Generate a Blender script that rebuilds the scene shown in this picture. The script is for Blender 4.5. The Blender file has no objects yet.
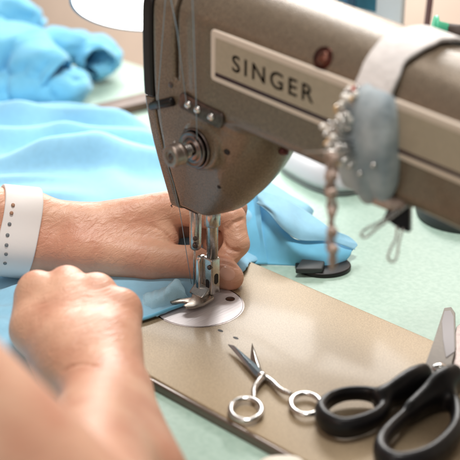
import bpy, bmesh, math, random
import numpy as np
from mathutils import Vector, Matrix
random.seed(7); rng = np.random.default_rng(7)
S = 0.01                                   # the script thinks in centimetres

# ------------------------------------------------------------------ camera
scene = bpy.context.scene
FPX, PITCH, AZ, ROLL = 1300.0, 24.5, 134.5, 0.5
_a, _p, _r = map(math.radians, (AZ, PITCH, ROLL))
CF = np.array([math.cos(_a)*math.cos(_p), math.sin(_a)*math.cos(_p), -math.sin(_p)])
_R0 = np.array([math.sin(_a), -math.cos(_a), 0.0]); _U0 = np.cross(_R0, CF)
CR = _R0*math.cos(_r)+_U0*math.sin(_r); CU = np.cross(CR, CF)
CC = np.array([59.830, -57.167, 42.428])
def at(u, v, d): return CC + d*((u-230)/FPX*CR-(v-230)/FPX*CU+CF)
def on(u, v, ax, val):
    q = (u-230)/FPX*CR-(v-230)/FPX*CU+CF
    return CC + (val-CC[ax])/q[ax]*q
cd = bpy.data.cameras.new('camera'); cam = bpy.data.objects.new('camera', cd)
scene.collection.objects.link(cam); scene.camera = cam
cd.sensor_width = 36; cd.lens = FPX/460*36; cd.clip_start = .05; cd.clip_end = 60
m = Matrix.Identity(4)
for i in range(3):
    m[i][0], m[i][1], m[i][2], m[i][3] = CR[i], CU[i], -CF[i], CC[i]*S
cam.matrix_world = m
cd.dof.use_dof = True; cd.dof.focus_distance = .915; cd.dof.aperture_fstop = 7.0

# ------------------------------------------------------------------ light
world = bpy.data.worlds.new('World'); scene.world = world; world.use_nodes = True
bg = world.node_tree.nodes['Background']; bg.inputs[0].default_value = (1.0, .97, .94, 1); bg.inputs[1].default_value = .22
def area(name, loc, target, sx, sy, power, col):
    l = bpy.data.lights.new(name, 'AREA'); l.shape = 'RECTANGLE'; l.size = sx; l.size_y = sy
    l.energy = power; l.color = col
    o = bpy.data.objects.new(name, l); scene.collection.objects.link(o)
    o.location = loc; o.rotation_euler = (Vector(target)-Vector(loc)).to_track_quat('-Z', 'Y').to_euler()
    return o
area('window_light', (-.85, 1.05, .85), (.05, 0, 0), 1.0, .4, 27, (1.0, .985, .96))
area('ceiling_light', (.1, .1, 1.5), (.05, 0, 0), .35, .35, 16, (1.0, .97, .92))
area('room_light', (.3, -1.3, 1.1), (.02, 0, 0), .9, .9, 4.2, (1.0, .93, .86))
area('wall_fill', (-1.2, .70, .45), (-1.4, 1.25, -.3), .6, .3, 9, (1.0, .95, .9))  # added fill out of view, only brightens the back wall
scene.view_settings.view_transform = 'Standard'; scene.view_settings.look = 'None'
scene.view_settings.exposure = .2; scene.view_settings.gamma = 1
scene.render.engine = 'CYCLES'
scene.cycles.use_denoising = True; scene.cycles.max_bounces = 8
scene.render.film_transparent = False

# ------------------------------------------------------------------ helpers
def mat(name, col, rough=.5, metal=0.0, var=0.0, vscale=60, bump=0.0, bscale=300, coat=0.0, emit=None, es=1.0,
        sheen=0.0, spec=.5, sss=0.0, trans=0.0, detail=3, col2=None, aniso_map=None, rvar=0.0):
    mt = bpy.data.materials.new(name); mt.use_nodes = True; nt = mt.node_tree
    b = nt.nodes['Principled BSDF']; I = b.inputs
    I['Base Color'].default_value = (*col, 1); I['Roughness'].default_value = rough; I['Metallic'].default_value = metal
    I['Coat Weight'].default_value = coat; I['Coat Roughness'].default_value = .12
    I['Sheen Weight'].default_value = sheen; I['Specular IOR Level'].default_value = spec
    I['Transmission Weight'].default_value = trans
    if sss:
        I['Subsurface Weight'].default_value = sss; I['Subsurface Radius'].default_value = (1, .35, .2); I['Subsurface Scale'].default_value = .004
    if emit: I['Emission Color'].default_value = (*emit, 1); I['Emission Strength'].default_value = es
    tc = nt.nodes.new('ShaderNodeTexCoord'); mp = nt.nodes.new('ShaderNodeMapping')
    nt.links.new(tc.outputs['Object'], mp.inputs[0])
    if aniso_map: mp.inputs['Scale'].default_value = aniso_map
    def noise(s, d=3):
        n = nt.nodes.new('ShaderNodeTexNoise'); n.inputs['Scale'].default_value = s; n.inputs['Detail'].default_value = d
        nt.links.new(mp.outputs[0], n.inputs['Vector']); return n
    if var or col2:
        n = noise(vscale, detail); mx = nt.nodes.new('ShaderNodeMix'); mx.data_type = 'RGBA'
        cr = nt.nodes.new('ShaderNodeMapRange'); cr.inputs[1].default_value = .35; cr.inputs[2].default_value = .65
        nt.links.new(n.outputs[0], cr.inputs[0]); nt.links.new(cr.outputs[0], mx.inputs[0])
        c2 = col2 or tuple(min(1, c*(1-var)) for c in col)
        mx.inputs[6].default_value = (*col, 1); mx.inputs[7].default_value = (*c2, 1)
        nt.links.new(mx.outputs[2], I['Base Color'])
        mt['mx'] = mx.name
    if rvar:
        n = noise(vscale*.6, 4); cr = nt.nodes.new('ShaderNodeMapRange'); cr.inputs[1].default_value = .3; cr.inputs[2].default_value = .7
        cr.inputs[3].default_value = max(0, rough-rvar); cr.inputs[4].default_value = min(1, rough+rvar)
        nt.links.new(n.outputs[0], cr.inputs[0]); nt.links.new(cr.outputs[0], I['Roughness'])
    if bump:
        n = noise(bscale, 4); bp = nt.nodes.new('ShaderNodeBump'); bp.inputs['Strength'].default_value = bump
        bp.inputs['Distance'].default_value = .0006; nt.links.new(n.outputs[0], bp.inputs['Height'])
        nt.links.new(bp.outputs[0], I['Normal'])
    return mt

def tag(o, label=None, cat=None, group=None, kind=None):
    if label: o['label'] = label
    if cat: o['category'] = cat
    if group: o['group'] = group
    if kind: o['kind'] = kind
    return o
def empty(name, loc):
    o = bpy.data.objects.new(name, None); o.empty_display_size = .01; scene.collection.objects.link(o)
    o.location = [c*S for c in loc]; bpy.context.view_layer.update(); return o
def wloc(o):
    v = Vector((0, 0, 0))
    while o is not None: v = v + o.location; o = o.parent
    return v
def link(name, verts, faces, material, parent=None, smooth=True, origin=None):
    """verts are world centimetres"""
    V = np.asarray(verts, float)*S
    if origin is None:
        if parent is None: org = np.array([V[:, 0].mean(), V[:, 1].mean(), V[:, 2].min()])
        else: org = np.array(wloc(parent))
    else: org = np.asarray(origin)*S
    me = bpy.data.meshes.new(name)
    me.from_pydata((V-org).tolist(), [], [list(map(int, f)) for f in faces]); me.update()
    me.materials.append(material)
    if smooth: me.polygons.foreach_set('use_smooth', [True]*len(me.polygons))
    o = bpy.data.objects.new(name, me); scene.collection.objects.link(o)
    if parent is not None:
        o.parent = parent; o.location = Vector(org)-wloc(parent)
    else: o.location = org
    return o
def bevel(o, w=.03, seg=3, angle=30):
    md = o.modifiers.new('bevel', 'BEVEL'); md.width = w*S; md.segments = seg; md.limit_method = 'ANGLE'; md.angle_limit = math.radians(angle)
    md.harden_normals = False; return o
def solid(o, t=.06, off=0):
    md = o.modifiers.new('solid', 'SOLIDIFY'); md.thickness = t*S; md.offset = off; return o
def subsurf(o, n=1):
    md = o.modifiers.new('sub', 'SUBSURF'); md.levels = n; md.render_levels = n; return o

class MB:
    def __init__(s): s.v = []; s.f = []
    def add(s, V, F):
        n = len(s.v); s.v += [tuple(map(float, p)) for p in V]; s.f += [tuple(i+n for i in f) for f in F]; return s
    def build(s, *a, **k): return link(a[0], s.v, s.f, *a[1:], **k)
    def prism(s, poly, lo, hi, M=lambda a, b, c: (a, b, c)):
        """poly in (a,b), extruded in c from lo to hi; M maps to world"""
        n = len(poly); V = [M(a, b, lo) for a, b in poly]+[M(a, b, hi) for a, b in poly]
        F = [tuple(range(n))[::-1], tuple(range(n, 2*n))]+[(i, (i+1) % n, n+(i+1) % n, n+i) for i in range(n)]
        return s.add(V, F)
    def tube(s, pts, r, seg=12, closed=False, cap=True, flat=1.0, up=None):
        P = [np.asarray(p, float) for p in pts]; n = len(P)
        R = r if hasattr(r, '__len__') else [r]*n
        V = []; prev = None
        for i in range(n):
            if closed: t = P[(i+1) % n]-P[i-1]
            else: t = P[min(i+1, n-1)]-P[max(i-1, 0)]
            t = t/(np.linalg.norm(t)+1e-9)
            if up is not None: a = np.cross(t, up)
            elif prev is None: a = np.cross(t, [0, 0, 1] if abs(t[2]) < .9 else [1, 0, 0])
            else: a = prev-t*(prev@t)
            a = a/(np.linalg.norm(a)+1e-9); prev = a; b = np.cross(t, a)
            for k in range(seg):
                w = 2*math.pi*k/seg; V.append(P[i]+R[i]*(math.cos(w)*a+flat*math.sin(w)*b))
        F = []
        m = n if closed else n-1
        for i in range(m):
            for k in range(seg):
                k2 = (k+1) % seg; j = (i+1) % n
                F.append((i*seg+k, i*seg+k2, j*seg+k2, j*seg+k))
        if cap and not closed:
            F.append(tuple(range(seg))[::-1]); F.append(tuple((n-1)*seg+k for k in range(seg)))
        return s.add(V, F)
    def lathe(s, prof, c, axis, seg=32):
        """prof (h, r) along axis from c"""
        ax = np.asarray(axis, float); ax /= np.linalg.norm(ax)
        a = np.cross(ax, [0, 0, 1] if abs(ax[2]) < .9 else [1, 0, 0]); a /= np.linalg.norm(a); b = np.cross(ax, a)
        V = []
        for h, r in prof:
            for k in range(seg):
                w = 2*math.pi*k/seg; V.append(np.asarray(c)+ax*h+max(r, 1e-4)*(math.cos(w)*a+math.sin(w)*b))
        n = len(prof)
        F = [(i*seg+k, i*seg+(k+1) % seg, (i+1)*seg+(k+1) % seg, (i+1)*seg+k) for i in range(n-1) for k in range(seg)]
        F += [tuple(range(seg))[::-1], tuple((n-1)*seg+k for k in range(seg))]
        return s.add(V, F)
    def ball(s, c, r, seg=14, rings=8, sc=(1, 1, 1)):
        V = []; F = []
        for i in range(rings+1):
            th = math.pi*i/rings
            for k in range(seg):
                w = 2*math.pi*k/seg
                V.append((c[0]+r*sc[0]*math.sin(th)*math.cos(w), c[1]+r*sc[1]*math.sin(th)*math.sin(w), c[2]+r*sc[2]*math.cos(th)))
        for i in range(rings):
            for k in range(seg): F.append((i*seg+k, (i+1)*seg+k, (i+1)*seg+(k+1) % seg, i*seg+(k+1) % seg))
        return s.add(V, F)
def catmull(P, n=8, closed=False):
    P = [np.asarray(p, float) for p in P]; N = len(P); out = []
    rng_ = range(N) if closed else range(N-1)
    for i in rng_:
        if closed: p0, p1, p2, p3 = P[i-1], P[i], P[(i+1) % N], P[(i+2) % N]
        else: p0, p1, p2, p3 = P[max(i-1, 0)], P[i], P[i+1], P[min(i+2, N-1)]
        for k in range(n):
            t = k/n
            out.append(.5*((2*p1)+(-p0+p2)*t+(2*p0-5*p1+4*p2-p3)*t*t+(-p0+3*p1-3*p2+p3)*t**3))
    if not closed: out.append(P[-1])
    return out

# ---- signed distance modelling with surface nets ----
def smin(a, b, k):
    h = np.clip(.5+.5*(b-a)/k, 0, 1); return b*(1-h)+a*h-k*h*(1-h)
def smax(a, b, k): return -smin(-a, -b, k)
def rcone(P, a, b, r1, r2):
    a = np.asarray(a, float); b = np.asarray(b, float); ba = b-a; l2 = ba@ba
    t = np.clip(((P-a)@ba)/l2, 0, 1)
    return np.linalg.norm(P-a-t[..., None]*ba, axis=-1)-(r1+(r2-r1)*t)
def polysdf(x, y, poly):
    d = np.full(x.shape, 1e9); sgn = np.ones(x.shape)
    n = len(poly)
    for i in range(n):
        ax, ay = poly[i]; bx, by = poly[i-1]
        ex, ey = bx-ax, by-ay; wx, wy = x-ax, y-ay
        t = np.clip((wx*ex+wy*ey)/(ex*ex+ey*ey), 0, 1)
        d = np.minimum(d, (wx-ex*t)**2+(wy-ey*t)**2)
        c1 = y >= ay; c2 = y < by; c3 = ex*wy > ey*wx
        fl = (c1 & c2 & c3) | (~c1 & ~c2 & ~c3); sgn = np.where(fl, -sgn, sgn)
    return sgn*np.sqrt(d)
def nets(f, lo, hi, res, B=16):
    lo = np.asarray(lo, float); nb = np.ceil((np.asarray(hi)-lo)/(res*B)).astype(int)
    g = np.stack(np.meshgrid(*[np.arange(k) for k in nb], indexing='ij'), -1).reshape(-1, 3)
    c = lo+(g+.5)*B*res; d = f(c)
    g = g[np.abs(d) < B*res*.87*1.35+res]
    lin = np.arange(B+1); loc = np.stack(np.meshgrid(lin, lin, lin, indexing='ij'), -1)
    N = nb*B+2
    ids = []; pos = []; quads = []
    gid = lambda q: (q[:, 0]*N[1]+q[:, 1])*N[2]+q[:, 2]
    corners = [(i, j, k) for i in (0, 1) for j in (0, 1) for k in (0, 1)]
    edges = [(a, b) for a in range(8) for b in range(a+1, 8) if sum(abs(np.array(corners[a])-np.array(corners[b]))) == 1]
    for s0 in range(0, len(g), 60):
        gb = g[s0:s0+60]
        I = gb[:, None, None, None, :]*B+loc[None]
        P = lo+I*res
        V = f(P.reshape(-1, 3)).reshape(I.shape[:-1]); neg = V < 0
        cn = [neg[:, i:B+i, j:B+j, k:B+k] for i, j, k in corners]; cv = [V[:, i:B+i, j:B+j, k:B+k] for i, j, k in corners]
        cnt = sum(x.astype(int) for x in cn); act = (cnt > 0) & (cnt < 8)
        idx = np.argwhere(act)
        if not len(idx): continue
        base = I[idx[:, 0], idx[:, 1], idx[:, 2], idx[:, 3]]
        acc = np.zeros((len(idx), 3)); num = np.zeros(len(idx))
        vv = [x[act] for x in cv]
        for a, b in edges:
            cr = (vv[a] < 0) != (vv[b] < 0)
            t = np.where(cr, vv[a]/(vv[a]-vv[b]+1e-12), 0)
            ca, cb = np.array(corners[a]), np.array(corners[b])
            acc += np.where(cr[:, None], ca+(cb-ca)*t[:, None], 0); num += cr
        ids.append(gid(base)); pos.append(lo+(base+acc/num[:, None])*res)
        for ax in range(3):
            d1, d2 = (ax+1) % 3, (ax+2) % 3
            off = [0, 0, 0]; off[ax] = 1
            A = neg[:, :B, :B, :B]; Bn = neg[:, off[0]:B+off[0], off[1]:B+off[1], off[2]:B+off[2]]
            e = np.argwhere(A != Bn); q = I[e[:, 0], e[:, 1], e[:, 2], e[:, 3]]
            fl = A[e[:, 0], e[:, 1], e[:, 2], e[:, 3]]
            q1 = q.copy(); q1[:, d1] -= 1; q2 = q1.copy(); q2[:, d2] -= 1; q3 = q.copy(); q3[:, d2] -= 1
            Q = np.stack([gid(q), gid(q1), gid(q2), gid(q3)], 1)
            ok = (q.min(1) >= 1)
            Q[~fl] = Q[~fl][:, ::-1]; quads.append(Q[ok])
    ids = np.concatenate(ids); pos = np.concatenate(pos); Q = np.concatenate(quads)
    o = np.argsort(ids); ids = ids[o]; pos = pos[o]
    k = np.searchsorted(ids, Q); k = np.clip(k, 0, len(ids)-1)
    Q = k[(ids[k] == Q).all(1)]
    for _ in range(2):                                  # settle vertices on the surface
        d = f(pos); e = res*.4; G = np.stack([f(pos+np.eye(3)[i]*e)-f(pos-np.eye(3)[i]*e) for i in range(3)], 1)/(2*e)
        pos = pos-np.clip(d, -res, res)[:, None]*G/np.maximum((G*G).sum(1), .3)[:, None]*.8
    return pos, Q
def march(f, u, v, d0, d1, n=160):
    ds = np.linspace(d0, d1, n); P = np.array([at(u, v, d) for d in ds]); s = f(P)
    i = np.argmax(s < 0)
    if not (s < 0).any(): return None
    a, b = ds[i-1], ds[i]
    for _ in range(14):
        mm = (a+b)/2
        if f(at(u, v, mm)[None])[0] < 0: b = mm
        else: a = mm
    return at(u, v, b)

# value noise for folds
_perm = rng.random((64, 64))
def vnoise(x, y):
    xi = np.floor(x).astype(int); yi = np.floor(y).astype(int); fx = x-xi; fy = y-yi
    fx = fx*fx*fx*(fx*(fx*6-15)+10); fy = fy*fy*fy*(fy*(fy*6-15)+10)
    g = lambda i, j: _perm[i % 64, j % 64]
    return (g(xi, yi)*(1-fx)+g(xi+1, yi)*fx)*(1-fy)+(g(xi, yi+1)*(1-fx)+g(xi+1, yi+1)*fx)*fy

# ------------------------------------------------------------------ materials
M_bed = mat('bed_enamel', (.44, .33, .205), .45, .15, var=.3, vscale=1100, bump=.2, bscale=1700, coat=.10)
M_cast = mat('hammered_enamel', (.23, .172, .118), .34, .25, var=.45, vscale=1100, bump=.55, bscale=700, coat=.35, rvar=.08)
M_edge = mat('bed_edge', (.17, .125, .10), .3, .4, coat=.4)
M_black = mat('black_enamel', (.010, .008, .008), .38, .0, spec=.35)
M_chrome = mat('chrome', (.66, .64, .62), .17, 1.0)
M_steel = mat('worn_steel', (.56, .53, .50), .26, 1.0, var=.15, vscale=500, rvar=.06)
M_dsteel = mat('dark_steel', (.16, .13, .12), .32, 1.0, var=.3, vscale=400)
M_hole = mat('hole', (.008, .006, .006), .6)
M_plate = mat('needle_plate_steel', (.84, .79, .80), .45, .3, var=.22, vscale=1300, aniso_map=(1, .04, 1), bump=.15, bscale=900)
M_name = mat('nameplate_panel', (.48, .40, .30), .4, .2, var=.1, vscale=500)
M_namef = mat('nameplate_frame', (.74, .63, .53), .4, .1)
M_letter = mat('lettering', (.05, .04, .03), .5)
M_fab = mat('blue_fabric', (.32, .63, .84), .85, var=.06, vscale=200, bump=.25, bscale=2600, sheen=.35, spec=.2)
M_fab2 = mat('cyan_fabric', (.19, .57, .83), .85, var=.08, vscale=100, bump=.2, bscale=2200, sheen=.4, spec=.2)
M_table = mat('green_laminate', (.40, .54, .46), .48, var=.0, col2=(.335, .475, .40), vscale=260, detail=6, bump=.1, bscale=1200)
M_wall = mat('beige_wall', (.86, .71, .60), .8, var=.08, vscale=8)
M_white = mat('white_plastic', (.80, .79, .80), .35, var=.04)
M_band = mat('white_band', (.82, .78, .76), .55, bump=.1)
M_bplastic = mat('black_plastic', (.010, .009, .010), .36, bump=.05, bscale=1500, spec=.3)
M_satin = mat('satin', (.46, .52, .55), .6, .0, col2=(.25, .31, .35), vscale=70, sheen=.4, bump=.8, bscale=250)
M_felt = mat('white_elastic', (.82, .77, .75), .75, var=.15, vscale=120, bump=1.0, bscale=260, sheen=.3)
M_brass = mat('brass', (.72, .50, .28), .3, 1.0)
M_copper = mat('coppery_metal', (.60, .46, .39), .42, .35, var=.3, vscale=500)
M_pearl = mat('pearl', (.85, .80, .74), .12, .1, coat=1)
M_red = mat('red_head', (.55, .05, .03), .2, coat=1)
M_thread = mat('thread', (.30, .42, .50), .5)
M_navy = mat('navy_enamel', (.03, .10, .18), .25, .2, coat=.5)
M_lampin = mat('lamp_glow', (1, 1, 1), .5, emit=(1.0, .98, .95), es=6)
M_green = mat('green_plastic', (.08, .55, .32), .4)
M_grey = mat('dark_grey_plastic', (.035, .04, .042), .5, bump=.1)
M_teal = mat('teal_print', (.04, .18, .26), .5, var=.3, vscale=60)
M_nail = mat('nail', (.76, .43, .32), .2, coat=.3, sss=.1)

def skin_material():
    mt = mat('skin', (.73, .42, .285), .40, sss=.12, spec=.45, col2=(.61, .29, .19), vscale=34, detail=5)
    nt = mt.node_tree; b = nt.nodes['Principled BSDF']
    tc = nt.nodes.new('ShaderNodeTexCoord')
    mp = nt.nodes.new('ShaderNodeMapping'); mp.inputs['Rotation'].default_value = (.3, .5, .7); mp.inputs['Scale'].default_value = (1, .32, 1)
    nt.links.new(tc.outputs['Object'], mp.inputs[0])
    n1 = nt.nodes.new('ShaderNodeTexNoise'); n1.inputs['Scale'].default_value = 520; n1.inputs['Detail'].default_value = 5; n1.inputs['Distortion'].default_value = .8
    v1 = nt.nodes.new('ShaderNodeTexVoronoi'); v1.inputs['Scale'].default_value = 750; v1.feature = 'DISTANCE_TO_EDGE'
    w = nt.nodes.new('ShaderNodeTexNoise'); w.inputs['Scale'].default_value = 190; w.inputs['Detail'].default_value = 6; w.inputs['Distortion'].default_value = 1.2
    nt.links.new(mp.outputs[0], n1.inputs[0]); nt.links.new(tc.outputs['Object'], v1.inputs['Vector']); nt.links.new(mp.outputs[0], w.inputs[0])
    def bump(h, st, dist, prev=None):
        bp = nt.nodes.new('ShaderNodeBump'); bp.inputs['Strength'].default_value = st; bp.inputs['Distance'].default_value = dist
        nt.links.new(h, bp.inputs['Height'])
        if prev: nt.links.new(prev.outputs[0], bp.inputs['Normal'])
        return bp
    b1 = bump(w.outputs[0], .6, .0013); b2 = bump(n1.outputs[0], .5, .0006, b1); b3 = bump(v1.outputs[0], .25, .0004, b2)
    nt.links.new(b3.outputs[0], b.inputs['Normal']); return mt
M_skin = skin_material()

# ------------------------------------------------------------------ setting
TZ = -.65
tb = MB(); tb.prism([(-170, -95), (110, -95), (110, 34), (-170, 34)], TZ-3, TZ)
tag(tb.build('tabletop', M_table, smooth=False), 'pale green speckled laminate tabletop', kind='structure')
wl = MB(); wl.prism([(-300, 125), (190, 125), (190, 135), (-300, 135)], -75, 190)
tag(wl.build('wall', M_wall, smooth=False), 'plain beige wall behind the table', kind='structure')

fl = MB(); fl.prism([(-300, -150), (190, -150), (190, 135), (-300, 135)], -80, -75.1)
tag(fl.build('floor', mat('floor_lino', (.55, .45, .37), .5, var=.1, vscale=10), smooth=False), 'beige floor under the table', kind='structure')

# ------------------------------------------------------------------ sewing machine
FACE = [(0, 6.4), (1.15, 6.7), (1.5, 7.6), (2.1, 9.5), (2.8, 11.9), (3.25, 14), (3.5, 16.2), (3.5, 20.7), (3.25, 21.9), (2.6, 22.9), (1.5, 23.5), (0, 23.7)]
YZ = [tuple(p) for p in catmull(FACE, 4)]; YZ = YZ+[(-a, b) for a, b in YZ[-2:0:-1]]
HEAD = [(0, 27), (0, 6.9)]+[tuple(p) for p in catmull([(2.6, 6.85), (4.4, 7.6), (6.2, 9.0), (7.7, 10.8), (8.7, 12.8), (9.1, 14.8), (9.2, 18)], 4)]+[(9.2, 27)]
ARM = [(3.5, 27), (3.5, 15.0), (9, 14.75), (14, 14.4), (24, 13.5), (29, 13.0)]+[tuple(p) for p in catmull([(31, 12.2), (33, 10.5), (33.6, 8), (33.8, 4), (33.0, -.2)], 4)]+[(46, -.2), (46, 27)]
def cast_sdf(P):
    x, y, z = P[:, 0], P[:, 1], P[:, 2]
    zz = z+.10*np.maximum(0, x-4)
    pz = np.where(x > 28, np.maximum(zz, 15.0), zz)
    f2 = polysdf(y, pz, YZ)
    arm = smax(polysdf(x, z, ARM), f2, .9)
    f2h = polysdf(np.abs(y)+.16*np.clip(x-5, 0, 4), zz, YZ)
    head = smax(polysdf(x, z, HEAD), f2h, np.clip(.35+.75*(x-2.2), .35, 3.2))
    d = smin(arm, head, .45)
    sl = np.maximum(np.maximum(np.abs(x-2.25)-.17, np.abs(y+4)-1.6), 17.0-z)
    d = smax(d, -sl, .12)
    bo = np.maximum(np.sqrt((x-4.2)**2+(z-12.9)**2)-1.5, -3.3-y); bo = np.maximum(bo, y+2.5)
    return smin(d, bo, .35)
V, F = nets(cast_sdf, (-1, -5, -1.5), (48, 5, 26), .14)
mach = empty('sewing_machine', (20, 0, TZ))
tag(mach, 'tan enamelled industrial sewing machine with lettered nameplate, clamped into the green table', 'sewing machine')
link('arm', V, F, M_cast, mach)
# face plate at the left end (tan below, black cover above)
def faceplate(x0, x1, z0, z1, grow=0):
    pl = [(a+(grow if a > 0 else -grow if a < 0 else 0), b) for a, b in YZ]
    def f(P):
        d = polysdf(P[:, 1], P[:, 2], pl)
        d = smax(d, np.maximum(x0-P[:, 0], P[:, 0]-x1), .22)
        return smax(d, np.maximum(z0-P[:, 2], P[:, 2]-z1), .1)
    return nets(f, (x0-1, -5, z0-1), (x1+1, 5, z1+1), .07)
V, F = faceplate(-.95, -.04, 6.3, 15.2); link('face_plate', V, F, M_cast, mach)
V, F = faceplate(-.95, -.02, 15.25, 25, .03); link('needle_bar_cover', V, F, M_black, mach)
def hit(u, v, d0=66, d1=105):
    return march(cast_sdf, u, v, d0, d1)
# nameplate (follows the slight fall of the arm)
SL = -.075
def npz(x, z): return z+SL*(x-5.9)
def rrect(x0, x1, z0, z1, r, n=5):
    out = []
    for cx, cz, a0 in ((x1-r, z0+r, -90), (x1-r, z1-r, 0), (x0+r, z1-r, 90), (x0+r, z0+r, 180)):
        for i in range(n+1):
            w = math.radians(a0+90*i/n); out.append((cx+r*math.cos(w), cz+r*math.sin(w)))
    return out
X0, X1, Z0, Z1 = 5.45, 27.5, 17.75, 20.95
fr = MB(); fr.prism([(x, npz(x, z)) for x, z in rrect(X0, X1, Z0, Z1, .28)], 3.35, 3.66, lambda a, b, c: (a, -c, b))
nf = bevel(fr.build('nameplate', M_namef, mach), .08)
pn = MB(); pn.prism([(x, npz(x, z)) for x, z in rrect(X0+.42, X1-.4, Z0+.62, Z1-.42, .06)], 3.55, 3.672, lambda a, b, c: (a, -c, b))
pn.build('nameplate_panel', M_name, nf, smooth=False)
ln = MB(); ln.prism([(x, npz(x, z)) for x, z in rrect(X0+.42, X1-.4, Z0+.34, Z0+.60, .03)], 3.55, 3.674, lambda a, b, c: (a, -c, b))
ln.build('nameplate_stripe', mat('stripe', (.03, .006, .012), .35), nf, smooth=False)
tc_ = bpy.data.curves.new('t', 'FONT'); tc_.body = 'SINGER'; tc_.size = 1.0; tc_.extrude = .02; tc_.offset = .012; tc_.space_character = 1.3
to = bpy.data.objects.new('t', tc_); scene.collection.objects.link(to); bpy.context.view_layer.update()
tm = bpy.data.meshes.new_from_object(to.evaluated_get(bpy.context.evaluated_depsgraph_get()))
tv = np.array([v.co[:] for v in tm.vertices]); tf = [tuple(p.vertices) for p in tm.polygons]
bpy.data.objects.remove(to)
tv[:, 0] -= tv[:, 0].min(); tv[:, 1] -= tv[:, 1].min()
TW, TH = tv[:, 0].max(), tv[:, 1].max()
pS = on(232, 65, 1, -3.69); pR = on(313.5, 95.5, 1, -3.69)
wdt = pR[0]-pS[0]; hgt = 1.05
TXT = [(pS[0]+x/TW*wdt, -3.672-abs(z)*.6, npz(pS[0]+x/TW*wdt, 18.86)+y/TH*hgt) for x, y, z in tv]
link('lettering', TXT, tf, M_letter, nf, smooth=False)
# bed
bd = MB(); bp_ = rrect(-9, 47, -10.15, 6.35, .5)
bd.prism(bp_, TZ-1.2, 0); bevel(bd.build('bed', M_bed, mach), .12)
eg = MB()
eg.prism([(-9.15, -10.42), (47.2, -10.42), (47.2, -10.10), (-9.15, -10.10)], TZ-.6, -.07)
bevel(eg.build('bed_edge', M_edge, mach), .12)
# needle plate
cx, cy, cr = 1.95, -1.35, 3.12
npm = MB(); npm.lathe([(0, cr), (.05, cr), (.075, cr-.03)], (cx, cy, -.03), (0, 0, 1), 96)
npo = npm.build('needle_plate', M_plate, mach, smooth=False)
rim = MB(); rim.lathe([(0, cr+.10), (.035, cr+.09), (.04, cr+.02), (.04, cr)], (cx, cy, -.02), (0, 0, 1), 96); rim.build('plate_seat', M_dsteel, npo, smooth=False)
pq = on(230.3, 299, 2, .05)
sc = MB(); sc.lathe([(0, .34), (.03, .34), (.035, .28), (.022, .26), (.022, .05)], (pq[0], pq[1], .03), (0, 0, 1), 24); sc.build('plate_screw', M_dsteel, npo)
fd = MB()
for k in range(3): fd.prism([(-.45+k*.33, -.75), (-.29+k*.33, -.75), (-.29+k*.33, .75), (-.45+k*.33, .75)], .03, .075)
fd.build('feed_dog', M_dsteel, npo, smooth=False)
for u, v in ((220.4, 330.7), (235.8, 338.0)):
    p = on(u, v, 2, 0); h = MB(); h.prism([(p[0]+.26*math.cos(t)*.9, p[1]+.13*math.sin(t)) for t in np.linspace(0, 2*math.pi, 17)[:-1]], -.01, .006)
    h.build('oil_hole', M_hole, mach, smooth=False)
for u, v in ((412, 322),):
    p = on(u, v, 2, 0)
# needle bar, needle, presser bar, foot
nx = .28
nb_ = MB(); nb_.lathe([(0, .30), (.12, .40), (.6, .43), (5.2, .43)], (nx, 0, 3.35), (0, 0, 1), 24)
nbo = nb_.build('needle_bar', M_steel, mach)
h = MB(); h.lathe([(0, .16), (.14, .16), (.16, .1)], (nx+.25, -.27, 4.35), (.7, -.7, 0), 14); h.lathe([(0, .2), (.2, .2), (.25, .14)], (nx+.26, -.28, 3.85), (.7, -.7, 0), 16)
h.build('needle_clamp_screw', M_dsteel, nbo)
nd = MB(); nd.tube([(nx-.12, 0, 3.5), (nx-.14, 0, 2.2), (nx-.15, 0, .5), (nx-.15, 0, .12)], [.10, .085, .075, .02], 10); nd.build('needle', M_steel, mach)
tg = MB(); q = [(-.9, -.95, 6.72), (0, -.7, 6.6), (1.3, -.9, 6.66)]
tg.tube(q, .05, 8); tg.tube([(.0, -.7, 6.6), (.3, -.4, 6.9)], .06, 8); tg.tube([(-.9, -.95, 6.72), (-.98, -1.15, 6.62), (-.8, -1.2, 6.58)], .04, 8)
tg.build('thread_hook', M_dsteel, mach)
px_ = 1.95
pb = MB(); pb.lathe([(0, .40), (2.9, .42), (5.5, .42)], (px_, 0, 3.2), (0, 0, 1), 24)
pb.lathe([(0, .50), (.06, .56), (1.0, .56), (1.1, .5)], (px_, 0, 5.7), (0, 0, 1), 24)
pbo = pb.build('presser_bar', M_steel, mach)
ft = MB()
sh = [(-.42, 2.3), (-.30, 1.0), (.05, .62), (.55, .62), (.60, 1.3), (.42, 2.4), (.34, 3.6), (-.1, 3.75), (-.40, 3.4)]
# shank: block round the bar with a slotted side
ft.prism([(1.42, -.46), (2.38, -.46), (2.38, .38), (1.42, .38)], .55, 3.3)
fo = bevel(ft.build('presser_foot', M_steel, mach), .12)
fb = MB(); fb.prism([(-.42, .75), (.42, .75), (.42, 3.0), (.26, 3.3), (-.26, 3.3), (-.42, 3.0)], 1.02, 1.44, lambda a, b, c: (c, a-.35, b)); bevel(fb.build('foot_bracket', M_chrome, fo), .12, 4)
sl = MB(); sl.prism(rrect(-.22, .16, 1.35, 2.15, .18), 2.37, 2.40, lambda a, b, c: (c, a, b)); sl.build('foot_slot', M_hole, fo, smooth=False)
sl = MB(); sl.prism(rrect(1.78, 2.12, 1.0, 1.7, .16), .455, .475, lambda a, b, c: (a, -c, b)); sl.build('foot_slot', M_hole, fo, smooth=False)
fs = MB(); fs.lathe([(0, .17), (.16, .17), (.2, .1)], (2.2, -.44, 2.75), (.2, -1, 0), 14); fs.build('foot_screw', M_dsteel, fo)
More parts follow.
